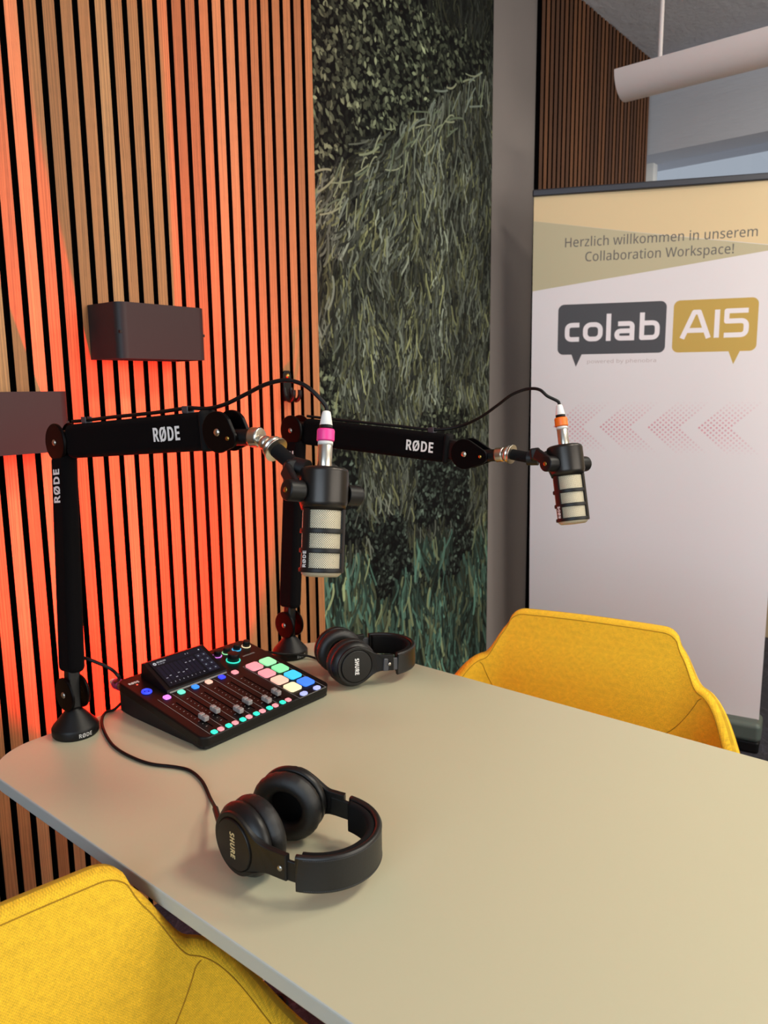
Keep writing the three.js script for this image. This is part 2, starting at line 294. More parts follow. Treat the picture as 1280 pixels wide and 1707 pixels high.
// black box wall lamps
function wallBox(name, label, x0, x1, y0, y1) {
  const t = thing(name, label, 'wall lamp', V((x0 + x1) / 2, y0, 0));
  const w = x1 - x0, h = y1 - y0, o0 = 0; void o0;
  const o = new THREE.Shape(); const hw = w / 2, dp = 0.122, r = 0.022;
  o.moveTo(-hw, 0); o.lineTo(-hw, dp - r); o.absarc(-hw + r, dp - r, r, Math.PI, Math.PI / 2, true); o.lineTo(hw - r, dp); o.absarc(hw - r, dp - r, r, Math.PI / 2, 0, true); o.lineTo(hw, 0); o.lineTo(-hw, 0);
  const inner = new THREE.Path(); const k = 0.004; inner.moveTo(-hw + k, k); inner.lineTo(hw - k, k); inner.lineTo(hw - k, dp - r); inner.absarc(hw - r, dp - r, r - k, 0, Math.PI / 2, false); inner.lineTo(-hw + r, dp - k); inner.absarc(-hw + r, dp - r, r - k, Math.PI / 2, Math.PI, false); inner.lineTo(-hw + k, k);
  o.holes.push(inner); 
  part('housing', new THREE.ExtrudeGeometry(o, { depth: h, bevelEnabled: false, curveSegments: 10 }).rotateX(Math.PI / 2).translate(0, h, 0), M.lampBlack, t);
  part('inner_plate', span(-hw + k, hw - k, h * 0.45, h * 0.5, 0.004, dp - k), M.black, t);
  return t;
}
wallBox('wall_lamp', 'matte black box wall lamp mounted higher on the slats, whole box in view', 0.934, 1.166, 1.403, 1.523);
wallBox('wall_lamp', 'matte black box wall lamp mounted lower, level with the bent boom arm', 0.57, 0.812, 1.212, 1.334);

// cable hook on the slats
{
  const t = thing('wall_hook', 'small black double hook with a brass screw on the oak slats', 'hook', V(1.532, 1.30, 0));
  part('plate', outline([[-0.012, 0], [0.012, 0], [0.014, 0.02], [0.014, 0.075], [0.008, 0.084], [-0.008, 0.084], [-0.014, 0.075], [-0.014, 0.02]], 0.004, 0.001), M.black, t);
  part('hook', tube([V(-0.012, 0.035, 0.004), V(-0.013, 0.01, 0.012), V(-0.012, 0.0, 0.026), V(-0.012, 0.012, 0.04), V(-0.012, 0.03, 0.042)], 0.006, 24), M.black, t);
  part('hook', tube([V(0.012, 0.035, 0.004), V(0.013, 0.01, 0.012), V(0.012, 0.0, 0.026), V(0.012, 0.012, 0.04), V(0.012, 0.03, 0.042)], 0.006, 24), M.black, t);
  part('screw', lathe([[0, 0.006], [0.004, 0.0055], [0.0065, 0.003], [0.0068, 0]], V(0, 0.07, 0.005), V(0, 0, 1), 20), M.brass, t);
}

// pendant lamp: half pipe running along z
{
  const y = 2.44, x = 2.87, z0 = 0.4, t = thing('pendant_lamp', 'long white half round trough pendant lamp hung below the ceiling', 'lamp', V(x, y, z0));
  const s = new THREE.Shape(), R = 0.085; s.absarc(0, 0, R, Math.PI, 2 * Math.PI, false); s.absarc(0, 0, R - 0.006, 2 * Math.PI, Math.PI, true);
  part('trough', new THREE.ExtrudeGeometry(s, { depth: 1.9, bevelEnabled: false, curveSegments: 32 }), M.lampShell, t);
  part('light_tray', span(-0.05, 0.05, -0.05, -0.035, 0.05, 1.85), M.white, t);
  for (const z of [0.13, 1.7]) part('rod', cyl(V(0, -0.04, z), V(0, CEIL - y, z), 0.008, 0.008, 12), M.lampShell, t);
}

// ---------------------------------------------------------------- table
const TX0 = 0.467, TX1 = 1.267, TZ0 = 0.366, TZ1 = 1.98, TY = 0.74, TH = 0.021;
{
  const t = thing('table', 'sage beige rectangular table with rounded corners carrying mixer and headphones', 'table', V((TX0 + TX1) / 2, 0, (TZ0 + TZ1) / 2));
  const s = roundRect(TX1 - TX0, TZ1 - TZ0, 0.1), e = new THREE.ExtrudeGeometry(s, { depth: TH - 0.004, bevelEnabled: true, bevelThickness: 0.002, bevelSize: 0.002, bevelOffset: -0.002, bevelSegments: 2, curveSegments: 20 });
  e.rotateX(-Math.PI / 2).translate(0, TY - TH + 0.002, 0);
  const top = part('tabletop', planarUV(e, 'x', 'z'), [M.tableTop, M.tableEdge], t); void top;
  const lx = 0.2, zs = [-0.36, 0.5];
  for (const z of zs) { for (const sx of [-1, 1]) part('leg', rbox(0.010, TY - TH, 0.05, 0.003, sx * 0.235, (TY - TH) / 2, z), M.legMetal, t); part('crossbar', rbox(0.46, 0.012, 0.05, 0.003, 0, TY - TH - 0.0065, z), M.legMetal, t); part('foot', rbox(0.46, 0.012, 0.05, 0.003, 0, 0.006, z), M.legMetal, t); }
  void lx;
  for (const z of [-0.2, 0.3]) part('support_rail', rbox(0.4, 0.03, 0.02, 0.004, 0, TY - TH - 0.0151, z), M.legMetal, t);
}

// ---------------------------------------------------------------- chairs
function makeChair(name, label, pos, facing, group) {
  const t = thing(name, label, 'chair', pos, group); t.rotation.y = Math.atan2(facing.x, facing.z);
  const A = 0.19, R = 0.16, S = 0.16, half = A + R * Math.PI / 2 + S, TK = 0.034;
  const path = (s) => { const q = Math.abs(s), sg = Math.sign(s) || 1; let x, z, nx, nz2; if (q < A) { x = q; z = 0; nx = 0; nz2 = 1; } else if (q < A + R * Math.PI / 2) { const f = (q - A) / R; x = A + R * Math.sin(f); z = R * (1 - Math.cos(f)); nx = -Math.sin(f); nz2 = Math.cos(f); } else { x = A + R; z = R + q - A - R * Math.PI / 2; nx = -1; nz2 = 0; } return [sg * x, z, sg * nx, nz2]; };
  const sm = (a, b, x) => { const f = Math.min(1, Math.max(0, (x - a) / (b - a))); return f * f * (3 - 2 * f); };
  const ease = (a, b, x) => { const f = Math.min(1, Math.max(0, (x - a) / (b - a))); return 1 - Math.sqrt(1 - f * f); };
  const hTop = (s) => { const q = Math.abs(s); let h = 0.782 - 0.004 * (q / 0.2) ** 2; h -= 0.030 * ease(0.163, 0.199, q); h -= 0.078 * sm(0.19, 0.252, q) + 0.085 * sm(0.245, 0.39, q) + 0.06 * sm(0.36, 0.6, q); return h; };
  const yb = 0.40, NS = 260, NT = 22, bend = (f) => 0.075 * (f - 0.35) - 0.02 * Math.sin(f * Math.PI);          // wall leans out towards its top
  const pt = (s, f, off) => { const [x, z, nx, n2] = path(s), y = yb + (hTop(s) - yb) * f, lean = -bend((y - yb) / 0.38) + off; return V(x + nx * lean, y, z + n2 * lean); };
  const grid = (fn, a, b, flip) => { const P = [], U = [], I = []; for (let j = 0; j <= b; j++) for (let i = 0; i <= a; i++) { const { p, u, v } = fn(i / a, j / b); P.push(p.x, p.y, p.z); U.push(u, v); } for (let j = 0; j < b; j++) for (let i = 0; i < a; i++) { const k = j * (a + 1) + i, q = [k, k + 1, k + a + 1, k + 1, k + a + 2, k + a + 1]; I.push(...(flip ? q.reverse() : q)); } const g = new THREE.BufferGeometry(); g.setAttribute('position', new THREE.Float32BufferAttribute(P, 3)); g.setAttribute('uv', new THREE.Float32BufferAttribute(U, 2)); g.setIndex(I); g.computeVertexNormals(); return g; };
  // section of the wall as a closed loop: inner face up, rounded rim, outer face down
  const loop = []; const rim = 6; for (let j = 0; j <= NT; j++) loop.push([j / NT, TK / 2, 0]); for (let k = 1; k < rim; k++) { const a = k / rim * Math.PI; loop.push([1, TK / 2 * Math.cos(a), 0.010 * Math.sin(a)]); } for (let j = NT; j >= 0; j--) loop.push([j / NT, -TK / 2, 0]); loop.push([0, TK / 2, 0]);
  const fit = (u) => { const m = loop.length - 1, i = Math.min(m - 1, Math.floor(u * m)), w = u * m - i; return [0, 1, 2].map((k) => loop[i][k] * (1 - w) + loop[i + 1][k] * w); };
  const shell = grid((a, b) => { const s = (a * 2 - 1) * half, [f, off, dy] = fit(b); const p = pt(s, f, off); p.y += dy; return { p, u: s, v: p.y + (off < 0 ? 1.3 : 0) }; }, NS, loop.length - 1, false);
  part('shell', shell, M.yellow, t, 'yellow woven upholstered shell');
  for (const e of [-1, 1]) { const cap = []; for (let j = 0; j <= NT; j++) cap.push(pt(e * half, j / NT, 0)); part('arm_end', tube(cap, TK / 2, 24, 12), M.yellow, t); }
  const seat = new THREE.ExtrudeGeometry((() => { const q = new THREE.Shape(), n = 40; for (let i = 0; i <= n; i++) { const p = pt((i / n * 2 - 1) * half, 0.15, TK / 2 - 0.004); if (i) q.lineTo(p.x, p.z); else q.moveTo(p.x, p.z); } q.quadraticCurveTo(0, 0.58, pt(-half, 0.15, 0).x, pt(-half, 0.15, 0).z); return q; })(), { depth: 0.06, bevelEnabled: true, bevelSize: 0.0, bevelThickness: 0.02, bevelSegments: 3 });
  part('seat', planarUV(seat.rotateX(Math.PI / 2).translate(0, 0.45, 0), 'x', 'z'), M.yellow, t, 'yellow woven seat cushion');
  const seam = (fn, n = 90) => { const l = []; for (let i = 0; i <= n; i++) l.push(fn(i / n)); return tube(l, 0.0008, n * 2, 5); };
  part('seam', seam((u) => pt((u * 2 - 1) * half, 1, TK / 2 + 0.0002), 200), M.yellowSeam, t); part('seam', seam((u) => pt((u * 2 - 1) * half, 1, -TK / 2 - 0.0002), 200), M.yellowSeam, t);
  part('seam', seam((u) => { const s = (u * 2 - 1) * 0.262, y = 0.545 + 0.125 * Math.pow(Math.abs(s) / 0.262, 5); return pt(s, Math.min(0.985, (y - yb) / (hTop(s) - yb)), TK / 2 + 0.0002); }, 80), M.yellowSeam, t);
  part('base_plate', rbox(0.36, 0.012, 0.34, 0.004, 0, 0.358, 0.26), M.black, t);
  for (const sx of [-1, 1]) for (const sz of [-1, 1]) part('leg', cyl(V(sx * 0.15, 0.357, 0.26 + sz * 0.13), V(sx * 0.24, 0, 0.26 + sz * 0.22), 0.013, 0.009, 14), M.black, t);
  return t;
}
makeChair('armchair', 'yellow upholstered shell chair standing between table and banner', V(1.62, 0, 0.898), V(-0.978, 0, 0.206), 'yellow shell chairs');
makeChair('armchair', 'yellow upholstered shell chair turned beside the table edge near the slats', V(0.235, 0, 0.880), V(-0.123, 0, 0.992), 'yellow shell chairs');

// ---------------------------------------------------------------- banner
const BC = V(2.82, 0, 0.57);
const banAngle = (y) => (10 + 15 * y / 2.03) * Math.PI / 180;
const banPt = (s, y, off = 0) => { const th = banAngle(y); return V(BC.x + s * Math.sin(th) - off * Math.cos(th), y, BC.z + s * Math.cos(th) + off * Math.sin(th)); };
function drawBanner(g, w, h) {
  const S0 = -0.437, S1 = 0.433, Y0 = 0.12, Y1 = 2.022, X = (s) => (s - S0) / (S1 - S0) * w, Y = (y) => (Y1 - y) / (Y1 - Y0) * h, px = w / (S1 - S0), py = h / (Y1 - Y0);
  g.fillStyle = '#d9d2d5'; g.fillRect(0, 0, w, h);
  const poly = (c, pts) => { g.fillStyle = c; g.beginPath(); pts.forEach(([s, y], i) => (i ? g.lineTo(X(s), Y(y)) : g.moveTo(X(s), Y(y)))); g.closePath(); g.fill(); };
  poly('#d6bd92', [[S0, Y1], [S1, Y1], [S1, 1.795], [S0, 1.934]]);
  poly('#b5aa8a', [[S0, 1.934], [S1, 1.793], [S1, 1.795], [S0, 1.685]]);
  g.textAlign = 'center'; g.textBaseline = 'alphabetic'; g.fillStyle = '#56514e';
  const write = (str, s, y, height, width, weight = 'normal', color) => { g.save(); if (color) g.fillStyle = color; g.translate(X(s), Y(y)); g.font = `${weight} 100px sans-serif`; const m = g.measureText(str).width; g.scale(width * px / m, height * py / 100); g.fillText(str, 0, 0); g.restore(); };
  write('Herzlich willkommen in unserem', 0.002, 1.836, 0.045, 0.655);
  write('Collaboration Workspace!', 0.003, 1.783, 0.045, 0.507);
  const bubble = (c, a, b, y0, y1, tip) => { const r = 0.022; g.fillStyle = c; g.save(); g.translate(X(a), Y(y1)); g.scale(px, py); g.beginPath(); g.roundRect(0, 0, b - a, y1 - y0, r); g.fill(); g.restore(); poly(c, [[tip[0], y0 + 0.002], [tip[1], y0 - 0.045], [tip[2], y0 + 0.002]]); };
  bubble('#3d3b3f', -0.340, 0.042, 1.449, 1.632, [-0.289, -0.271, -0.250]); bubble('#b8963f', 0.066, 0.343, 1.448, 1.631, [0.254, 0.272, 0.292]);
  g.strokeStyle = '#e2dade'; g.lineJoin = 'round'; g.lineCap = 'butt';
  const stroke = (pts, lw = 0.017, close) => { g.save(); g.translate(X(0), Y(0)); g.scale(px, -py); g.lineWidth = lw; g.beginPath(); pts(g); if (close) g.closePath(); g.stroke(); g.restore(); };
  const B = 1.496 + 0.0085, XH = 1.565 - 0.0085, AS = 1.594;
  stroke((c) => { c.moveTo(-0.262, XH); c.lineTo(-0.288, XH); c.quadraticCurveTo(-0.306, XH, -0.306, XH - 0.018); c.lineTo(-0.306, B + 0.018); c.quadraticCurveTo(-0.306, B, -0.288, B); c.lineTo(-0.262, B); });
  const ring = (a, b) => stroke((c) => { c.roundRect(a, B, b - a, XH - B, 0.02); });
  ring(-0.240, -0.186);
  stroke((c) => { c.moveTo(-0.157, AS); c.lineTo(-0.157, B - 0.0085); });
  stroke((c) => { c.moveTo(-0.124, XH); c.lineTo(-0.086, XH); c.quadraticCurveTo(-0.074, XH, -0.074, XH - 0.012); c.lineTo(-0.074, B - 0.0085); });
  stroke((c) => { c.moveTo(-0.074, B); c.lineTo(-0.112, B); c.quadraticCurveTo(-0.127, B, -0.127, B + 0.013); c.quadraticCurveTo(-0.127, B + 0.026, -0.112, B + 0.026); c.lineTo(-0.074, B + 0.026); });
  stroke((c) => { c.moveTo(-0.040, AS); c.lineTo(-0.040, B); c.lineTo(-0.006, B); c.quadraticCurveTo(0.013, B, 0.013, B + 0.02); c.lineTo(0.013, XH - 0.02); c.quadraticCurveTo(0.013, XH, -0.006, XH); c.lineTo(-0.040, XH); });
  stroke((c) => { c.moveTo(0.098, B - 0.008); c.lineTo(0.136, AS - 0.006); c.lineTo(0.152, AS - 0.006); c.lineTo(0.186, B - 0.008); }); stroke((c) => { c.moveTo(0.115, B + 0.02); c.lineTo(0.176, B + 0.02); });
  stroke((c) => { c.moveTo(0.212, AS); c.lineTo(0.212, B - 0.008); });
  stroke((c) => { c.moveTo(0.312, AS - 0.006); c.lineTo(0.243, AS - 0.006); c.lineTo(0.243, 1.553); c.lineTo(0.288, 1.553); c.quadraticCurveTo(0.307, 1.553, 0.307, 1.535); c.lineTo(0.307, B + 0.02); c.quadraticCurveTo(0.307, B, 0.288, B); c.lineTo(0.236, B); });
  write('powered by phenobra', -0.108, 1.416, 0.019, 0.248, 'normal', '#b7a9aa');
  for (let k = 0; k < 4; k++) {                                                               // halftone chevrons
    const x0 = -0.345 + k * 0.1725, n = 10, st = 0.0135;
    for (let j = -n; j <= n; j++) for (let i = 0; i < 6; i++) {
      const q = Math.abs(j), s = x0 + (q + 2 * i) * st * 0.72, y = 1.178 + j * st * 0.66; const a = 0.62 * (1 - q / (n + 1)) * (1 - 0.04 * i);
      g.fillStyle = `rgba(196,98,118,${a.toFixed(3)})`; g.save(); g.translate(X(s), Y(y)); g.scale(px, py); g.rotate(Math.PI / 4); const e = 0.0066; g.fillRect(-e / 2, -e / 2, e, e); g.restore();
    }
  }
}
{
  const t = thing('rollup_banner', 'white roll up banner with grey and gold speech bubble logo', 'banner', V(BC.x, 0, BC.z));
  const NX = 40, NY = 60, P = [], U = [], I = [];
  for (let j = 0; j <= NY; j++) for (let i = 0; i <= NX; i++) { const s = -0.437 + 0.87 * i / NX, y = 0.12 + 1.902 * j / NY, e = 0.004 * Math.cos(i / NX * 6.28); const p = banPt(s, y, 0.0 + e); P.push(p.x - BC.x, p.y, p.z - BC.z); U.push(i / NX, j / NY); }
  for (let j = 0; j < NY; j++) for (let i = 0; i < NX; i++) { const k = j * (NX + 1) + i; I.push(k, k + 1, k + NX + 1, k + 1, k + NX + 2, k + NX + 1); }
  const g = new THREE.BufferGeometry(); g.setAttribute('position', new THREE.Float32BufferAttribute(P, 3)); g.setAttribute('uv', new THREE.Float32BufferAttribute(U, 2)); g.setIndex(I); g.computeVertexNormals();
  part('print_sheet', g, std({ map: canvasTexture(canvas(1024, 2048, drawBanner)), roughness: 0.55, side: THREE.DoubleSide }), t, 'white printed sheet with welcome text and logo');
  const W = (s, y, o) => banPt(s, y, o).sub(V(BC.x, 0, BC.z));
  part('top_rail', bar(W(-0.442, 2.03, 0), W(0.438, 2.03, 0), 0.03, 0.024, V(1, 0, 0), 0.005), M.darkBar, t);
  part('pole', cyl(V(0.06, 0.1, 0), V(0.05, 2.03, 0), 0.009), M.silver, t);
  part('base', bar(W(-0.445, 0.083, -0.01), W(0.445, 0.083, -0.01), 0.12, 0.076, V(1, 0, 0), 0.02), M.greenGrey, t);
  part('base_skirt', bar(W(-0.44, 0.024, -0.01), W(0.44, 0.024, -0.01), 0.09, 0.047, V(1, 0, 0), 0.01), M.black, t);
}

// ---------------------------------------------------------------- boom arms
function boomArm(label, base, E, S, J, nose, c1, c2, tip, textAt) {
  const t = thing('boom_arm', label, 'boom arm', base, 'microphone boom arms on the table');
  const l = (v) => v.clone().sub(base), X = V(1, 0, 0), L = V(0, 0.075, 0), e = l(E), s = l(S), j = l(J);
  const foot = part('base_cone', lathe([[0, 0], [0.037, 0], [0.039, 0.003], [0.0392, 0.014], [0.037, 0.018], [0.012, 0.047], [0.011, 0.05], [0, 0.05]], V(0, 0, 0), V(0, 1, 0), 48), M.black, t, 'black conical desk base');
  const toCam = V(-0.46, 0, 0.885).normalize(), rgt = V(0.885, 0, 0.46);
  const ft = basis(text('RØDE', 0.0072, 0.0004, 0.92), toCam.clone().multiplyScalar(-1).cross(V(0, 1, 0)).normalize(), V(0, 1, 0), toCam, V(0, 0, 0)); { // wrapped on the rim of the cone
    const p = ft.attributes.position; for (let i = 0; i < p.count; i++) { const a = (p.getX(i) * rgt.x + p.getZ(i) * rgt.z) / 0.0392 + 0.42, r = 0.0394; p.setXYZ(i, toCam.x * r * Math.cos(a) + rgt.x * r * Math.sin(a), p.getY(i) + 0.0088, toCam.z * r * Math.cos(a) + rgt.z * r * Math.sin(a)); } ft.computeVertexNormals(); }
  part('lettering', ft, M.print, foot, 'white lettering');
  part('swivel_pin', cyl(V(0, 0.048, 0), V(0, 0.07, 0), 0.006, 0.006, 16), M.steel, t);
  const disc = (c, r, k, th = 0.005) => lathe([[0, th], [r - 0.002, th], [r, th - 0.002], [r, 0]], c.clone().addScaledVector(X, k > 0 ? 0.012 : -0.012), X.clone().multiplyScalar(k), 40);
  const bolt = (c, k, r = 0.0055) => lathe([[0, 0.003], [r * 0.6, 0.0028], [r, 0.0012], [r, 0]], c.clone().addScaledVector(X, k * 0.0168), X.clone().multiplyScalar(k), 20);
  for (const k of [-1, 1]) { const d = part('joint_disc', disc(L, 0.03, k), M.blackGloss, t); part('bolt', bolt(L, k), M.steel, d, 'silver bolt'); }
  const dirL = e.clone().sub(L).normalize(), dirU = s.clone().sub(e).normalize();
  part('lower_fork', bar(L.clone().addScaledVector(dirL, -0.028), L.clone().addScaledVector(dirL, 0.07), 0.022, 0.02, X, 0.004), M.black, t);
  const lowA = L.clone().addScaledVector(dirL, 0.036), lowB = e.clone().addScaledVector(dirL, -0.022);
  const lower = part('lower_sleeve', bar(lowA, lowB, 0.03, 0.05, X, 0.011), M.sleeve, t, 'black fabric sleeve');
  { const z = X.clone().multiplyScalar(-1), x = dirL.clone(), y = z.clone().cross(x); const c = lowA.clone().lerp(lowB, 0.86); const m = basis(text('RØDE', 0.021, 0.0005, 0.8), x, y, z, c.addScaledVector(z, 0.0152)); part('lettering', m, M.print, lower, 'white lettering'); }
  for (const k of [-1, 1]) { const d = part('joint_disc', disc(e, 0.033, k), M.blackGloss, t); part('bolt', bolt(e, k), M.steel, d, 'silver bolt'); }
  part('elbow_block', merge([bar(e.clone().addScaledVector(dirL, -0.035), e.clone().addScaledVector(dirL, 0.012), 0.022, 0.026, X, 0.006), bar(e.clone(), e.clone().addScaledVector(dirU, 0.04), 0.024, 0.04, X, 0.008)]), M.black, t);
  const upA = e.clone().addScaledVector(dirU, 0.022), upB = s.clone();
  const upper = part('upper_sleeve', bar(upA, upB, 0.03, 0.058, X, 0.012), M.sleeve, t, 'black fabric sleeve');
  { const z = X.clone().multiplyScalar(-1), x = dirU.clone().addScaledVector(X, -dirU.x).normalize(), y = z.clone().cross(x); const c = upA.clone().lerp(upB, textAt); const m = basis(text('RØDE', 0.0215, 0.0005, 0.8), dirU, y, z, c.addScaledVector(z, 0.0152)); part('lettering', m, M.print, upper, 'white lettering'); }
  part('sleeve_collar', bar(upB.clone().addScaledVector(dirU, -0.008), upB.clone().addScaledVector(dirU, 0.004), 0.033, 0.061, X, 0.006), M.blackSoft, t);
  part('end_block', bar(upB.clone(), j.clone().addScaledVector(dirU, -0.004), 0.022, 0.04, X, 0.006), M.black, t);
  // end clevis: drop-shaped plates on either side
  const n0 = l(nose), dj = n0.clone().sub(j), reach = dj.length(); dj.normalize();
  const drop = new THREE.Shape(); const R = 0.029, r = 0.0135; drop.absarc(0, 0, R, 1.05, 2 * Math.PI - 1.05, false); drop.absarc(reach, 0, r, -1.05, 1.05, false); drop.closePath();
  const xx = dj.clone(), zz = X.clone().addScaledVector(xx, -xx.x).normalize(), yy = zz.clone().cross(xx);
  for (const k of [-1, 1]) {
    const pl = part('clevis_plate', basis(new THREE.ExtrudeGeometry(drop, { depth: 0.004, bevelEnabled: true, bevelSize: 0.001, bevelThickness: 0.001, bevelSegments: 2, curveSegments: 24 }).translate(0, 0, k > 0 ? 0.0125 : -0.0165), xx, yy, zz, j), M.blackGloss, t);
    part('bolt', lathe([[0, 0.003], [0.0035, 0.0028], [0.0055, 0.0012], [0.0055, 0]], j.clone().addScaledVector(zz, k * 0.0172), zz.clone().multiplyScalar(k), 20), M.silver, pl, 'silver bolt');
    part('pivot_screw', lathe([[0, 0.002], [0.003, 0.0018], [0.003, 0]], n0.clone().addScaledVector(zz, k * 0.0172), zz.clone().multiplyScalar(k), 16), M.brass, pl, 'brass screw');
  }
  const C1 = l(c1), C2 = l(c2), TP = l(tip), a1 = C1.clone().sub(n0).normalize(), a2 = TP.clone().sub(C2).normalize();
  part('barrel', cyl(n0.clone().addScaledVector(a1, -0.004), C1.clone().addScaledVector(a1, -0.008), 0.012, 0.012, 28), M.black, t);
  part('knurled_collar', lathe([[0, -0.009], [0.0135, -0.009], [0.0145, -0.006], [0.0135, -0.003], [0.0145, 0], [0.0135, 0.003], [0.0145, 0.006], [0.0125, 0.009], [0, 0.009]], C1, a1, 32), M.silver, t, 'silver knurled collar');
  part('knuckle', merge([cyl(C1.clone(), C2.clone(), 0.0075, 0.0075, 20), new THREE.SphereGeometry(0.0105, 20, 14).translate(...C1.clone().lerp(C2, 0.5).toArray())]), M.silver, t, 'silver ball knuckle');
  part('thread_flange', lathe([[0, -0.012], [0.013, -0.012], [0.016, -0.007], [0.0165, -0.004], [0.0145, -0.003], [0.0145, 0], [0.0185, 0.001], [0.0185, 0.004], [0, 0.004]], C2, a2, 36), M.silver, t, 'silver flange ring');
  part('thread_shaft', cyl(C2.clone().addScaledVector(a2, 0.003), TP, 0.0105, 0.0105, 24), M.blackSoft, t);
  return t;
}
const A1 = { base: V(0.626, TY, 0.40), E: at(106, 737, 1.335), S: at(350, 718, 1.13), J: at(376, 719, 1.11), nose: at(394, 729, 1.10), c1: at(427, 729, 1.085), c2: at(458, 748, 1.06), tip: at(493, 778, 1.04) };
const A2 = { base: V(1.132, TY, 0.412), E: at(493, 717, 1.70), S: at(748, 748, 1.56), J: at(780, 756, 1.53), nose: at(807, 760, 1.51), c1: at(834, 758, 1.49), c2: at(851, 757, 1.475), tip: at(882, 763, 1.452) };
boomArm('black boom arm with fabric sleeves rising beside the lower black wall lamp', A1.base, A1.E, A1.S, A1.J, A1.nose, A1.c1, A1.c2, A1.tip, 0.775);
boomArm('black boom arm with fabric sleeves reaching in front of the foliage mural', A2.base, A2.E, A2.S, A2.J, A2.nose, A2.c1, A2.c2, A2.tip, 0.84);

// ---------------------------------------------------------------- microphones (local: y along the body, x along the yoke's pivot)
function microphone(label, topC, axisDown, pivotDir, tipWorld) {
  const y = axisDown.clone().multiplyScalar(-1).normalize(), x = pivotDir.clone().addScaledVector(y, -pivotDir.dot(y)).normalize(), z = x.clone().cross(y);
  const t = thing('microphone', label, 'microphone', topC, 'dynamic microphones on boom arms');
  t.quaternion.setFromRotationMatrix(new THREE.Matrix4().makeBasis(x, y, z)); t.updateMatrixWorld(true);
  const O = V(0, 0, 0), Y = V(0, 1, 0);
  part('head_cap', lathe([[0, 0], [0.028, 0], [0.0315, -0.002], [0.033, -0.006], [0.033, -0.046], [0.0315, -0.05], [0.029, -0.058], [0, -0.058]], O, Y, 56), M.micCap, t, 'satin black metal cap');
  part('grille', roundUV(lathe([[0.0272, -0.057], [0.0275, -0.062], [0.0275, -0.137], [0.0265, -0.1425], [0.022, -0.146], [0.0, -0.147]], O, Y, 64), 0.0275), M.grill, t, 'woven silver wire grille');
  const cage = part('cage', merge([[-0.0855, 0.0065], [-0.1115, 0.0065], [-0.1375, 0.006]].map(([h, d]) => lathe([[0.0265, h - d / 2], [0.0295, h - d / 2], [0.0302, h - d / 2 + 0.001], [0.0302, h + d / 2 - 0.001], [0.0295, h + d / 2], [0.0265, h + d / 2]], O, Y, 56))), M.blackMetal, t, 'black cage rings');
  const front = EYE.clone().sub(topC).applyQuaternion(t.quaternion.clone().invert()), fa = Math.atan2(front.x, front.z);
  for (let k = 0; k < 3; k++) {
    const a = fa - 0.84 + k * Math.PI * 2 / 3, hw = 0.2, seg = 8, pr = [];
    for (let i = 0; i <= seg; i++) pr.push(a - hw + 2 * hw * i / seg);
    const s = new THREE.Shape(); pr.forEach((q, i) => { const p = [Math.sin(q) * 0.0303, Math.cos(q) * 0.0303]; if (i) s.lineTo(...p); else s.moveTo(...p); }); pr.reverse().forEach((q) => s.lineTo(Math.sin(q) * 0.0268, Math.cos(q) * 0.0268)); s.closePath();
    part('cage_bar', new THREE.ExtrudeGeometry(s, { depth: 0.084, bevelEnabled: false }).rotateX(Math.PI / 2).scale(1, 1, -1).scale(1, 1, -1).translate(0, -0.056, 0), M.blackMetal, t);
    if (k === 0) { const g = text('RØDE', 0.0062, 0.0003, 1.0), p = g.attributes.position; for (let i = 0; i < p.count; i++) { const q = a - p.getY(i) / 0.0304, h = -0.123 + p.getX(i), r = 0.0304 + p.getZ(i); p.setXYZ(i, Math.sin(q) * r, h, Math.cos(q) * r); } g.computeVertexNormals(); part('lettering', g, M.print, cage, 'small white lettering'); }
  }
  // yoke
  const tip = t.worldToLocal(tipWorld.clone()), py = -0.034, back = V(0, 0, Math.sign(tip.z) || -1);
  const hub = tip.clone();
  for (const k of [-1, 1]) {
    const kn = part('yoke_knob', lathe([[0, 0], [0.0135, 0], [0.0145, 0.002], [0.0145, 0.022], [0.0125, 0.025], [0.004, 0.025]], V(k * 0.0345, py, 0), V(k, 0, 0), 36), M.black, t, 'black round side knob');
    part('knob_screw', lathe([[0, 0.0015], [0.0035, 0.0012], [0.0038, 0]], V(k * 0.0595, py, 0), V(k, 0, 0), 16), M.brass, kn, 'brass screw');
    const A = V(k * 0.042, py, 0), B = V(k * 0.040, py + 0.03 + (tip.y - py - 0.03) * 0.5, back.z * 0.036);
    part('yoke_arm', bar(A, B, 0.010, 0.022, V(1, 0, 0), 0.0045), M.blackMetal, t);
    part('yoke_arm', bar(B, V(k * 0.012, hub.y, hub.z + (back.z > 0 ? -0.004 : 0.004)), 0.022, 0.020, V(0, 1, 0), 0.005), M.blackMetal, t);
  }
  part('yoke_socket', cyl(hub.clone().add(V(0, 0, back.z * 0.004)), V(hub.x * 0.6, hub.y - 0.004, hub.z - back.z * 0.014), 0.014, 0.013, 24), M.blackMetal, t);
  return t;
}
const PIV = V(0.98, 0, 0.2);
const m1Top = at(541, 780, 1.03), m1Bot = at(535, 957, 1.022), m2Top = at(940, 743, 1.418), m2Bot = at(955, 868, 1.408);
const mic1 = microphone('black microphone with silver mesh holding the pink ringed plug', m1Top, m1Bot.clone().sub(m1Top), PIV, A1.tip);
const mic2 = microphone('black microphone with silver mesh holding the orange ringed plug', m2Top, m2Bot.clone().sub(m2Top), PIV, A2.tip);

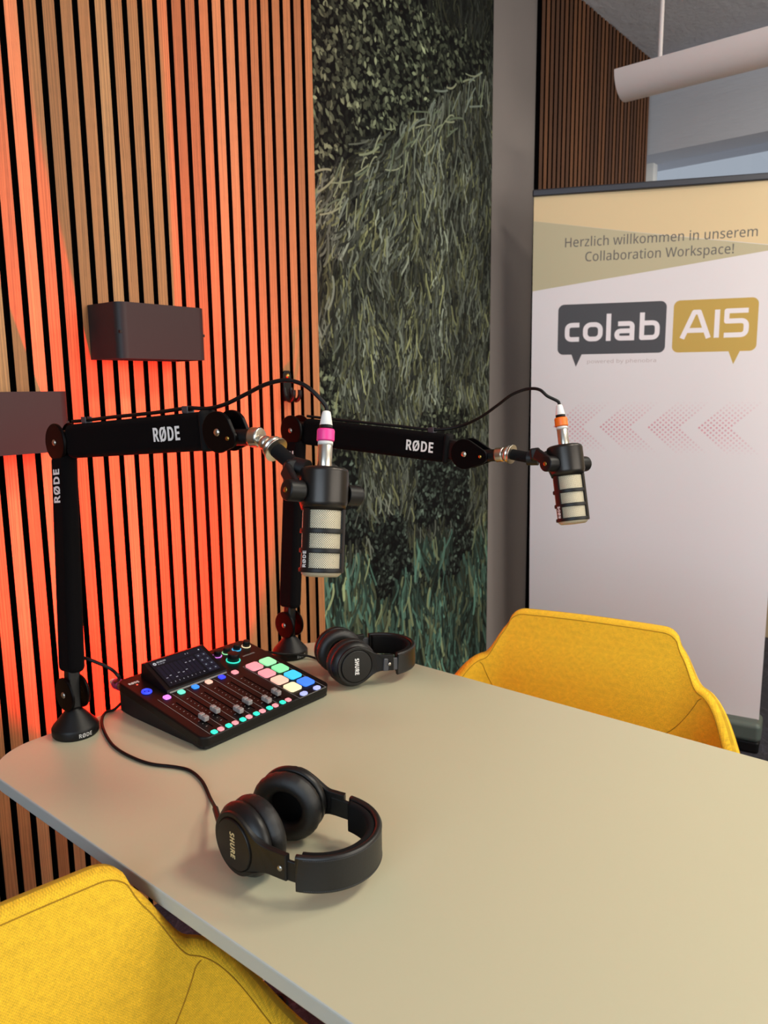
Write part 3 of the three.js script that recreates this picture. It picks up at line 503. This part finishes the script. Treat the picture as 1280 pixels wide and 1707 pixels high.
// ---------------------------------------------------------------- microphone cables with their plugs
function micCable(label, top, axisUp, ringMat, path) {
  const u = axisUp.clone().normalize(), base = path[path.length - 1].clone(), t = thing('microphone_cable', label, 'cable', base, 'black microphone cables');
  const o = top.clone().sub(base), q = (k) => o.clone().addScaledVector(u, k);
  part('plug_shell', lathe([[0.0, 0.0005], [0.0095, 0.0005], [0.0098, 0.002], [0.0098, 0.031], [0.0, 0.031]], o, u, 32), M.silver, t, 'silver plug shell');
  part('marking_band', lathe([[0.0, 0.031], [0.0103, 0.031], [0.0103, 0.037], [0, 0.037]], o, u, 32), M.white, t);
  part('colour_ring', lathe([[0.0, 0.036], [0.0115, 0.036], [0.012, 0.038], [0.012, 0.050], [0.0112, 0.0525], [0, 0.0525]], o, u, 36), ringMat, t, ringMat === M.pink ? 'bright pink coding ring' : 'bright orange coding ring');
  part('plug_collar', lathe([[0, 0.0525], [0.0088, 0.0525], [0.0088, 0.058], [0, 0.058]], o, u, 32), M.black, t);
  part('boot', lathe([[0.0, 0.058], [0.0088, 0.058], [0.006, 0.074], [0.0052, 0.0765], [0.003, 0.0775], [0, 0.0775]], o, u, 32), M.white, t, 'white strain relief boot');
  part('cord', tube([q(0.075), q(0.082), ...path.map((v) => v.clone().sub(base))], 0.0030, 160, 10), M.cable, t);
  return t;
}
const dir1 = A1.S.clone().sub(A1.E).normalize(), dir2 = A2.S.clone().sub(A2.E).normalize();
const along = (A, d, k, h, x = 0) => A.clone().addScaledVector(d, k).add(V(x, h, 0));
micCable('black cable with pink ringed plug arching back to its boom arm', m1Top, m1Top.clone().sub(m1Bot), M.pink,
  [at(524, 655, 1.035), at(505, 641, 1.04), at(478, 634, 1.05), at(445, 640, 1.065), at(410, 657, 1.09), at(375, 674, 1.11), at(345, 681, 1.135), along(A1.E, dir1, 0.325, 0.036), along(A1.E, dir1, 0.24, 0.0345), along(A1.E, dir1, 0.14, 0.0345), along(A1.E, dir1, 0.06, 0.0335), along(A1.E, dir1, 0.03, 0.034)]);
micCable('black cable with orange ringed plug arching back to its boom arm', m2Top, m2Top.clone().sub(m2Bot), M.orange,
  [at(912, 660, 1.425), at(900, 650, 1.43), at(882, 648, 1.445), at(855, 657, 1.465), at(830, 675, 1.49), at(800, 696, 1.52), at(765, 711, 1.55), along(A2.E, dir2, 0.33, 0.0355), along(A2.E, dir2, 0.24, 0.0345), along(A2.E, dir2, 0.14, 0.0335), along(A2.E, dir2, 0.06, 0.0335), along(A2.E, dir2, 0.03, 0.034)]);
// spring clips that hold the cords on the sleeves belong to the arms
for (const [A, d, k] of [[A1, dir1, 0.07], [A1, dir1, 0.32], [A2, dir2, 0.325]]) {
  const arm = scene.children.find((o) => o.name.startsWith('boom_arm') && o.position.distanceTo(A.base) < 1e-6), c = along(A.E, d, k, 0.0335).sub(A.base);
  part('cable_clip', merge([rbox(0.012, 0.003, 0.014, 0.001, c.x, c.y - 0.0035, c.z), rbox(0.002, 0.010, 0.014, 0.0008, c.x - 0.0055, c.y + 0.001, c.z), rbox(0.002, 0.010, 0.014, 0.0008, c.x + 0.0055, c.y + 0.001, c.z)]), M.greyPlastic, arm);
}

// ---------------------------------------------------------------- audio mixer
{
  const t = thing('audio_mixer', 'black podcast mixing console with screen, faders and glowing coloured pads', 'mixer', V(0.719 + 0.1525, TY, 0.385 + 0.127));
  const MW = 0.305, tilt = Math.atan(0.148), ht = (w) => 0.025 + (0.25 - w) * 0.148;
  const P = (u, w, h = 0) => V(u - 0.1525, ht(w) + h, w - 0.127);
  const put = (g, u, w, h = 0) => { g.rotateX(tilt); const p = P(u, w, h); return g.translate(p.x, p.y, p.z); };            // lay a flat piece on the sloping top
  const slab = roundRect(MW, 0.262, 0.016);
  part('lower_body', basis(outline([[-0.127, 0.004], [-0.127, 0.044], [0.122, 0.010], [0.122, 0.004], [0.05, 0.002], [-0.09, 0.001]], MW - 0.016, 0.002), V(0, 0, 1), V(0, 1, 0), V(-1, 0, 0), V(MW / 2 - 0.008, 0, 0)), M.mixerSide, t);
  for (const [u, w] of [[0.03, 0.03], [0.275, 0.03], [0.03, 0.225], [0.275, 0.225]]) part('rubber_foot', cyl(V(u - 0.1525, 0, w - 0.127), V(u - 0.1525, 0.005, w - 0.127), 0.008, 0.008, 16), M.blackSoft, t);
  const topG = new THREE.ExtrudeGeometry(slab, { depth: 0.012, bevelEnabled: true, bevelThickness: 0.003, bevelSize: 0.003, bevelOffset: -0.003, bevelSegments: 3, curveSegments: 10 }).rotateX(-Math.PI / 2).translate(0, -0.015, 0);
  part('top_panel', put(topG, 0.1525, 0.127, 0), M.mixer, t);
  const skirt = new THREE.ExtrudeGeometry(roundRect(MW - 0.004, 0.258, 0.015), { depth: 0.006, bevelEnabled: false, curveSegments: 10 }).rotateX(-Math.PI / 2).translate(0, -0.0235, 0);
  part('skirt', put(skirt, 0.1525, 0.127, 0), M.mixerSide, t);
  // tilted screen block
  const sb = basis(outline([[-0.115, -0.002], [-0.111, 0.026], [-0.105, 0.028], [-0.034, 0.0045], [-0.032, -0.002]], 0.135, 0.0015), V(0, 0, 1), V(0, 1, 0), V(-1, 0, 0), V(0.180, 0, 0));
  { const p = sb.attributes.position; for (let i = 0; i < p.count; i++) { const w = p.getZ(i) + 0.127; p.setXYZ(i, p.getX(i) - 0.1525, p.getY(i) + ht(w), p.getZ(i)); } sb.computeVertexNormals(); }
  const block = part('screen_housing', sb, M.mixer, t);
  const a = P(0.053, 0.026, 0.0292), b = P(0.172, 0.026, 0.0292), c = P(0.053, 0.0895, 0.0078), sxv = b.clone().sub(a), syv = a.clone().sub(c), sn = sxv.clone().cross(syv).normalize();
  const screenMap = canvasTexture(canvas(512, 288, (g, w, h) => {
    g.fillStyle = '#17131c'; g.fillRect(0, 0, w, h); g.fillStyle = '#201b28'; g.fillRect(0, 0, w, 50);
    g.fillStyle = '#e8e8ee'; g.beginPath(); g.arc(34, 30, 15, 0, 7); g.fill(); g.fillStyle = '#17131c'; g.beginPath(); g.arc(34, 30, 6, 0, 7); g.fill(); g.fillStyle = '#e8e8ee'; g.fillRect(33, 14, 4, 16);
    g.font = 'bold 22px sans-serif'; g.fillText('00:00:00', 58, 28); g.font = '16px sans-serif'; g.fillText('01.01.24', 58, 48); g.fillRect(330, 20, 5, 10); g.fillRect(355, 20, 5, 10); g.beginPath(); g.arc(470, 24, 7, 0, 7); g.fill();
    for (let i = 0; i < 9; i++) { g.fillStyle = '#241e2e'; g.fillRect(24 + i * 40, 66, 30, 170); g.fillStyle = '#cfcad6'; const y = [196, 182, 214, 180, 190, 176, 108, 108, 108][i]; g.fillRect(30 + i * 40, y, 18, 6); g.font = 'bold 18px sans-serif'; g.fillText(['1', '2', '3', '4', '$', '#', '!', '?', '&'][i], 32 + i * 40, 262); }
    for (let i = 0; i < 2; i++) for (let j = 0; j < 4; j++) { g.fillStyle = '#2f2a3a'; g.fillRect(398 + i * 56, 62 + j * 55, 50, 48); g.fillStyle = '#9aa2b0'; g.fillRect(415 + i * 56, 80 + j * 55, 14, 12); }
  }));
  const scr = new THREE.PlaneGeometry(1, 1); scr.applyMatrix4(new THREE.Matrix4().makeBasis(sxv, syv, sn).setPosition(a.clone().add(b).multiplyScalar(0.5).addScaledVector(syv, -0.5).addScaledVector(sn, 0.0009)));
  part('screen', scr, std({ color: 0x0a090b, roughness: 0.12, emissive: 0xffffff, emissiveMap: screenMap, emissiveIntensity: 0.7 }), block, 'lit touch screen with meters');
  part('screen_lip', put(box(0.13, 0.002, 0.0022), 0.113, 0.0965, 0.0012), M.tick, block);
  const key = (w, h, r, d) => new THREE.ExtrudeGeometry(roundRect(w, h, r), { depth: d, bevelEnabled: true, bevelThickness: 0.0006, bevelSize: 0.0006, bevelSegments: 2, curveSegments: 5 }).rotateX(-Math.PI / 2);
  const G = { pk: glow(1, 0.34, 0.38, 0.8), gr: glow(0.25, 0.9, 0.4, 0.8), cy: glow(0.05, 0.58, 1, 0.85), bl: glow(0.05, 0.22, 1, 0.9), ye: glow(1, 0.82, 0.5, 0.85), pe: glow(1, 0.55, 0.42, 0.85), vi: glow(0.85, 0.25, 1, 0.9), mint: glow(0.15, 0.85, 0.6, 0.85), bb: glow(0.03, 0.28, 1, 0.9), deep: glow(0.03, 0.06, 1, 0.9), teal: glow(0.03, 0.85, 0.6, 0.9), lav: glow(0.42, 0.48, 1, 0.85), lg: glow(0.35, 0.95, 0.45, 0.8), red: glow(1, 0.1, 0.05, 1.2) };
  [[0.2364, 0.1114, G.pk], [0.2715, 0.1114, G.lg], [0.2364, 0.1480, G.pk], [0.2715, 0.1480, G.gr], [0.2364, 0.1840, G.pe], [0.2715, 0.1840, G.cy], [0.2364, 0.2200, G.ye], [0.2715, 0.2200, G.bl]].forEach(([u, w, m]) => part('sound_pad', put(key(0.0275, 0.0265, 0.005, 0.003), u, w), m, t, 'glowing square pad'));
  for (const u of [0.2364, 0.2715]) part('bank_button', put(key(0.015, 0.010, 0.0048, 0.002), u, 0.2505), G.lav, t, 'glowing lavender bank button');
  const chU = [0.035, 0.066, 0.097, 0.128, 0.159, 0.191], chM = [G.vi, G.mint, G.bb, G.pe, G.deep, G.pk], fw = [0.208, 0.200, 0.2255, 0.213, 0.230, 0.221];
  chU.forEach((u, i) => {
    part('channel_button', put(key(0.0115, 0.0115, 0.003, 0.002), u, 0.106), chM[i], t, 'glowing channel button');
    part('fader_slot', put(box(0.0022, 0.0006, 0.105), u + 0.002, 0.182, 0.0002), M.felt, t);
    part('scale_ticks', merge(Array.from({ length: 10 }, (_, k) => put(box(k % 3 ? 0.0018 : 0.0034, 0.0004, 0.0009), u - 0.0055, 0.132 + k * 0.0105, 0.0003))), M.tick, t);
    const cap = part('fader_cap', put(merge([rbox(0.0098, 0.009, 0.0085, 0.0016, 0, 0.0068, -0.0056), rbox(0.0098, 0.009, 0.0085, 0.0016, 0, 0.0068, 0.0056), box(0.008, 0.006, 0.012, 0, 0.0055, 0), box(0.0016, 0.004, 0.006, 0, 0.001, 0)]), u + 0.002, fw[i]), M.faderCap, t, 'grey fader cap'); void cap;
    part('divider_line', put(box(0.0006, 0.0004, 0.15), u - 0.0165, 0.176, 0.0003), M.tick, t);
    part('listen_button', put(key(0.0092, 0.0092, 0.0024, 0.0015), u - 0.0075, 0.2493), G.teal, t, 'glowing teal button');
    part('mute_button', put(key(0.0092, 0.0092, 0.0024, 0.0015), u + 0.0064, 0.2493), G.pk, t, 'glowing pink button');
  });
  part('pad_outline', merge([put(box(0.0006, 0.0004, 0.162), 0.2190, 0.178, 0.0003), put(box(0.0006, 0.0004, 0.162), 0.2885, 0.178, 0.0003), put(box(0.07, 0.0004, 0.0006), 0.2537, 0.2588, 0.0003), put(box(0.07, 0.0004, 0.0006), 0.2537, 0.0970, 0.0003)]), M.tick, t);
  [[0.2088, 0.0293, G.vi], [0.2330, 0.0293, G.lg], [0.2590, 0.0293, G.cy], [0.2850, 0.0293, G.ye]].forEach(([u, w, m]) => { const k = part('knob', put(lathe([[0, 0.013], [0.0068, 0.013], [0.0075, 0.012], [0.008, 0.0], [0, 0]], V(0, 0, 0), V(0, 1, 0), 28), u, w), M.black, t); part('light_ring', put(new THREE.TorusGeometry(0.0088, 0.0009, 8, 36).rotateX(Math.PI / 2).translate(0, 0.001, 0), u, w), m, k, 'glowing ring'); });
  const bk = part('main_knob', put(lathe([[0, 0.017], [0.0105, 0.017], [0.0115, 0.016], [0.0122, 0.0], [0, 0]], V(0, 0, 0), V(0, 1, 0), 36), 0.2215, 0.0640), M.black, t); part('light_ring', put(new THREE.TorusGeometry(0.0134, 0.0013, 8, 44).rotateX(Math.PI / 2).translate(0, 0.0012, 0), 0.2215, 0.0640), G.teal, bk, 'glowing teal ring');
  part('power_button', put(merge([new THREE.TorusGeometry(0.0075, 0.0024, 10, 36).rotateX(Math.PI / 2).translate(0, 0.001, 0), cyl(V(0, 0, 0), V(0, 0.0012, 0), 0.0028, 0.0028, 20)]), 0.0195, 0.0665), G.deep, t, 'glowing blue power ring');
  part('status_light', put(cyl(V(0, 0, 0), V(0, 0.0008, 0), 0.0017, 0.0017, 14), 0.0215, 0.0335), G.red, t, 'small red light');
  part('lettering', put(text('RØDE', 0.0062, 0.0003, 0.95).rotateX(-Math.PI / 2), 0.0205, 0.024, 0.0003), M.print, t, 'white lettering');
  part('lettering', put(text('RØDECASTER', 0.0036, 0.0003, 1).rotateX(-Math.PI / 2), 0.264, 0.062, 0.0003), M.tick, t, 'small grey lettering');
}

// ---------------------------------------------------------------- headphones (local: x between the ears, y towards the band, z up from the table)
function headphones(label, pos, e, swivelNear, swivelFar, lift, drawGold, near0 = [0.034, -0.004], far0 = [0.048, 0]) {
  const t = thing('headphones', label, 'headphones', pos, 'black headphones on the table');
  const x = e.clone().normalize().multiplyScalar(-1), z = V(0, 1, 0), y = z.clone().cross(x); t.quaternion.setFromRotationMatrix(new THREE.Matrix4().makeBasis(x, y, z));
  const cz = lift;
  const cup = (k, sw, dx, dy) => {
    const g = new THREE.Group(); g.name = 'ear_cup'; g.position.set(k * dx, dy, cz); g.rotation.z = sw; t.add(g);
    const ax = V(k, 0, 0), o = V(0, 0, 0);
    part('housing', lathe([[0, 0.004], [0.043, 0.004], [0.0455, 0.006], [0.0465, 0.010], [0.046, 0.014], [0.043, 0.019], [0.037, 0.024], [0.034, 0.0255], [0, 0.0255]], o, ax, 56).scale(1, 1.04, 1), M.cupPlastic, g, 'satin black ear cup housing');
    part('outer_disc', merge([lathe([[0, 0.0295], [0.031, 0.0292], [0.0322, 0.0282], [0.0325, 0.0265], [0.0325, 0.022]], o, ax, 56)]), M.cupPlastic, g, 'round black outer disc');
    part('disc_ring', new THREE.TorusGeometry(0.0333, 0.0010, 8, 60).rotateY(Math.PI / 2).translate(k * 0.0268, 0, 0), M.blackGloss, g);
    const pad = []; for (let i = 0; i <= 20; i++) { const a = i / 20 * Math.PI * 2; pad.push([0.0345 + 0.0125 * Math.cos(a), -0.008 + 0.0135 * Math.sin(a)]); }
    const pg = lathe(pad, o, ax, 72).scale(1, 1.05, 1); { const p = pg.attributes.position; for (let i = 0; i < p.count; i++) { const q = Math.atan2(p.getZ(i), p.getY(i)), r = Math.hypot(p.getY(i), p.getZ(i)); if (r > 0.04) { const w = 1 + 0.006 * Math.sin(q * 46) * Math.min(1, (r - 0.04) / 0.006); p.setY(i, p.getY(i) * w); p.setZ(i, p.getZ(i) * w); } } pg.computeVertexNormals(); }
    part('ear_pad', pg, M.leather, g, 'wrinkled black leatherette ear pad');
    part('speaker_cloth', lathe([[0, 0.001], [0.03, 0.001]], o, ax, 40), M.blackSoft, g);
    const yk = new THREE.Shape(); yk.absarc(0, 0, 0.0385, Math.PI * 0.98, Math.PI * 0.02 + 2 * Math.PI, false); yk.bezierCurveTo(0.037, 0.024, 0.0165, 0.036, 0.0155, 0.052); yk.lineTo(0.015, 0.072); yk.lineTo(-0.015, 0.072); yk.lineTo(-0.0155, 0.052); yk.bezierCurveTo(-0.0165, 0.036, -0.037, 0.024, -0.0385, 0.002); yk.closePath();
    const hole = new THREE.Path(); hole.absarc(0, 0, 0.0335, 0, Math.PI * 2, true); yk.holes.push(hole);
    const ya = new THREE.ExtrudeGeometry(yk, { depth: 0.005, bevelEnabled: true, bevelThickness: 0.0015, bevelSize: 0.0012, bevelSegments: 2, curveSegments: 24 });
    { const cs = Math.cos(-sw), sn = Math.sin(-sw), vx = k * (0.0715 - dx), vy = 0.070 - dy, tx2 = (vx * cs - vy * sn) * k, ty2 = vx * sn + vy * cs, p = ya.attributes.position;   // bend the arm's end to the headband
      for (let i = 0; i < p.count; i++) { const q = Math.min(1, Math.max(0, (p.getY(i) - 0.03) / 0.042)), f = q * q * (3 - 2 * q); p.setZ(i, p.getZ(i) - f * (tx2 - 0.0225)); p.setY(i, p.getY(i) + f * (ty2 - 0.072)); } ya.computeVertexNormals(); }
    part('hinge_arm', basis(ya, V(0, 0, k), V(0, 1, 0), V(-k, 0, 0), V(k * 0.0255, 0, 0)), M.cupPlastic, g, 'black hinge arm framing the disc');
    const tx = text('SHURE', 0.0088, 0.0004, 0.9); basis(tx, V(0, 0, -1), V(0, k, 0).multiplyScalar(1), V(k, 0, 0), V(k * 0.0294, 0, 0)); part('lettering', tx, drawGold ? M.goldPrint : M.print, g, 'pale lettering');
    return g;
  };
  cup(1, swivelNear, near0[0], near0[1]); cup(-1, swivelFar, far0[0], far0[1]);
  // headband: arc in the local xy plane, wide along z
  const HWd = 0.067, y0 = 0.058, yT = 0.142, n = 48, arc = (u) => { const a = Math.PI * (0.04 + 0.92 * u); return V(-HWd * Math.cos(a), y0 + (yT - y0) * Math.pow(Math.sin(a), 0.85), cz - 0.006); };
  const band = (inn, out, w, r, u0, u1) => { // rounded strip swept along the arc
    const P = [], I = [], sec = []; for (const [cx, cy, a0] of [[1, 1, 0], [-1, 1, 1], [-1, -1, 2], [1, -1, 3]]) for (let i = 0; i <= 4; i++) { const a = (a0 + i / 4) * Math.PI / 2; sec.push([cx * ((out - inn) / 2 - r) + r * Math.cos(a), cy * (w / 2 - r) + r * Math.sin(a)]); }
    const m = sec.length; for (let j = 0; j <= n; j++) { const u = u0 + (u1 - u0) * j / n, p = arc(u), d = arc(Math.min(1, u + 0.005)).sub(arc(Math.max(0, u - 0.005))).normalize(), nn = V(-d.y, d.x, 0); for (const [q, h] of sec) P.push(p.x + nn.x * (q + (inn + out) / 2), p.y + nn.y * (q + (inn + out) / 2), p.z + h); }
    for (let j = 0; j < n; j++) for (let i = 0; i < m; i++) { const a = j * m + i, b = j * m + (i + 1) % m; I.push(a, b, a + m, b, b + m, a + m); }
    for (const [j, f] of [[0, 1], [n, 0]]) for (let i = 1; i < m - 1; i++) { const k = [j * m, j * m + i, j * m + i + 1]; I.push(...(f ? k.reverse() : k)); }
    const g = new THREE.BufferGeometry(); g.setAttribute('position', new THREE.Float32BufferAttribute(P, 3)); g.setIndex(I); g.computeVertexNormals(); return planarUV(g, 'x', 'z', 1);
  };
  const outer = part('headband', band(0.0, 0.0085, 0.046, 0.0035, 0.03, 0.97), M.leather, t, 'stitched black leatherette headband');
  part('band_cushion', band(-0.0095, 0.0005, 0.042, 0.0045, 0.05, 0.95), M.blackSoft, t, 'soft black inner cushion');
  const st = []; for (let j = 2; j < 46; j += 0.55) { const u = 0.03 + 0.94 * j / 48, p = arc(u), d = arc(u + 0.004).sub(arc(u - 0.004)).normalize(), nn = V(-d.y, d.x, 0), c = p.clone().addScaledVector(nn, 0.0086); c.z += 0.019; const c2 = c.clone(); c2.z -= 0.038; for (const q of [c, c2]) st.push(bar(q.clone().addScaledVector(d, -0.0009), q.clone().addScaledVector(d, 0.0009), 0.0006, 0.0006, nn, 0.0001)); }
  part('stitching', merge(st), M.greyPlastic, outer, 'grey stitching');
  for (const k of [-1, 1]) { const p = arc(k < 0 ? 0.02 : 0.98); const sl = part('slider', bar(V(k * 0.0708, 0.050, cz - 0.003), V(p.x + k * 0.0035, p.y + 0.014, p.z), 0.026, 0.0045, V(0, 0, 1), 0.002), drawGold ? M.cupPlastic : M.greyPlastic, t, drawGold ? 'black adjustable slider' : 'grey adjustable slider'); part('slider_screw', lathe([[0, 0.002], [0.003, 0.0016], [0.0034, 0]], V(k * 0.0745, 0.062, cz - 0.002), V(k, 0, 0), 14), M.steel, sl); }
  return t;
}
headphones('black headphones lying on the table with an unfolded band away from the mixer', V(0.597, TY, 0.940), V(0.965, 0, -0.262), -0.32, 0.10, 0.0495, true);
headphones('black headphones with pale lettering lying next to the mixing console', V(1.106, TY, 0.608), V(0.42, 0, -0.91), 0, 0, 0.0495, false);

// headphone cables and the rest of the cords
const flat = (px, py) => onY(px, py, TY + 0.0032);
{
  const pts = [onY(367, 1375, TY + 0.03), onY(359, 1348, TY + 0.02), flat(350, 1330), flat(335, 1300), flat(315, 1284), flat(295, 1279), flat(250, 1273), flat(215, 1260), flat(190, 1244), flat(174, 1220), flat(170, 1200), flat(177, 1187), flat(190, 1183), V(0.735, TY + 0.012, 0.372), V(0.76, TY + 0.02, 0.375)];
  const base = pts[2].clone(), t = thing('headphone_cable', 'thin black cord looping from the near headphones around the arm base', 'cable', base, 'black headphone cords');
  part('cord', tube(pts.map((p) => p.sub(base)), 0.0026, 200, 10), M.cable, t);
  part('strain_relief', tube([onY(371, 1392, TY + 0.037).sub(base), onY(366, 1372, TY + 0.03).sub(base), onY(359, 1348, TY + 0.0205).sub(base)], 0.0042, 16, 12), M.black, t);
}
{
  const pts = [onY(572, 1118, TY + 0.028), onY(558, 1112, TY + 0.018), flat(535, 1101), onY(515, 1094, TY + 0.007), onY(495, 1091, TY + 0.016), onY(470, 1090, TY + 0.024), onY(454, 1088, TY + 0.028), V(1.042, TY + 0.030, 0.385), V(1.0, TY + 0.025, 0.370)];
  const base = pts[3].clone(), t = thing('headphone_cable', 'thin black cord from the far headphones running behind the mixing console', 'cable', base, 'black headphone cords');
  part('cord', tube(pts.map((p) => p.clone().sub(base)), 0.0026, 120, 10), M.cable, t);
  part('strain_relief', tube([onY(585, 1124, TY + 0.032).sub(base), pts[0].clone().sub(base), pts[1].clone().sub(base)], 0.004, 16, 12), M.black, t);
}
{
  const pts = [at(138, 1096, 1.345), at(158, 1103, 1.345), at(186, 1116, 1.35), at(197, 1127, 1.345), V(0.735, TY + 0.046, 0.352), V(0.735, TY + 0.046, 0.362)];
  const base = pts[4].clone(), t = thing('plug_cable', 'black cord with magenta ringed plug in the back of the mixing console', 'cable', base);
  part('cord', tube(pts.map((p) => p.clone().sub(base)), 0.003, 60, 10), M.cable, t);
  part('plug', cyl(V(0, 0, 0), V(0, 0, 0.026), 0.0085, 0.0085, 24), M.steel, t); part('colour_ring', cyl(V(0, 0, 0.004), V(0, 0, 0.018), 0.0105, 0.0105, 24), M.magenta, t, 'magenta coding ring'); part('boot', cyl(V(0, 0, -0.012), V(0, 0, 0.004), 0.005, 0.0095, 24), M.white, t);
}
{
  const fl = (px, py, y = 0.004) => onY(px, py, y);
  single('floor_cable', 'black cord curling on the carpet under the table', 'cable', tube([V(0.9, 0.004, 0.3), V(0.93, 0.004, 0.42), fl(470, 1660), fl(476, 1685), fl(462, 1715), fl(430, 1740), V(0.8, 0.004, 0.62)], 0.004, 80), M.cable, 'cords under the table');
  single('floor_cable', 'thin pale cord arching on the carpet under the table', 'cable', tube([fl(400, 1650), fl(415, 1630), fl(425, 1622, 0.03), fl(440, 1630), fl(425, 1655), fl(408, 1672)], 0.0022, 60), M.legMetal, 'cords under the table');
}
renderer.render(scene, camera);
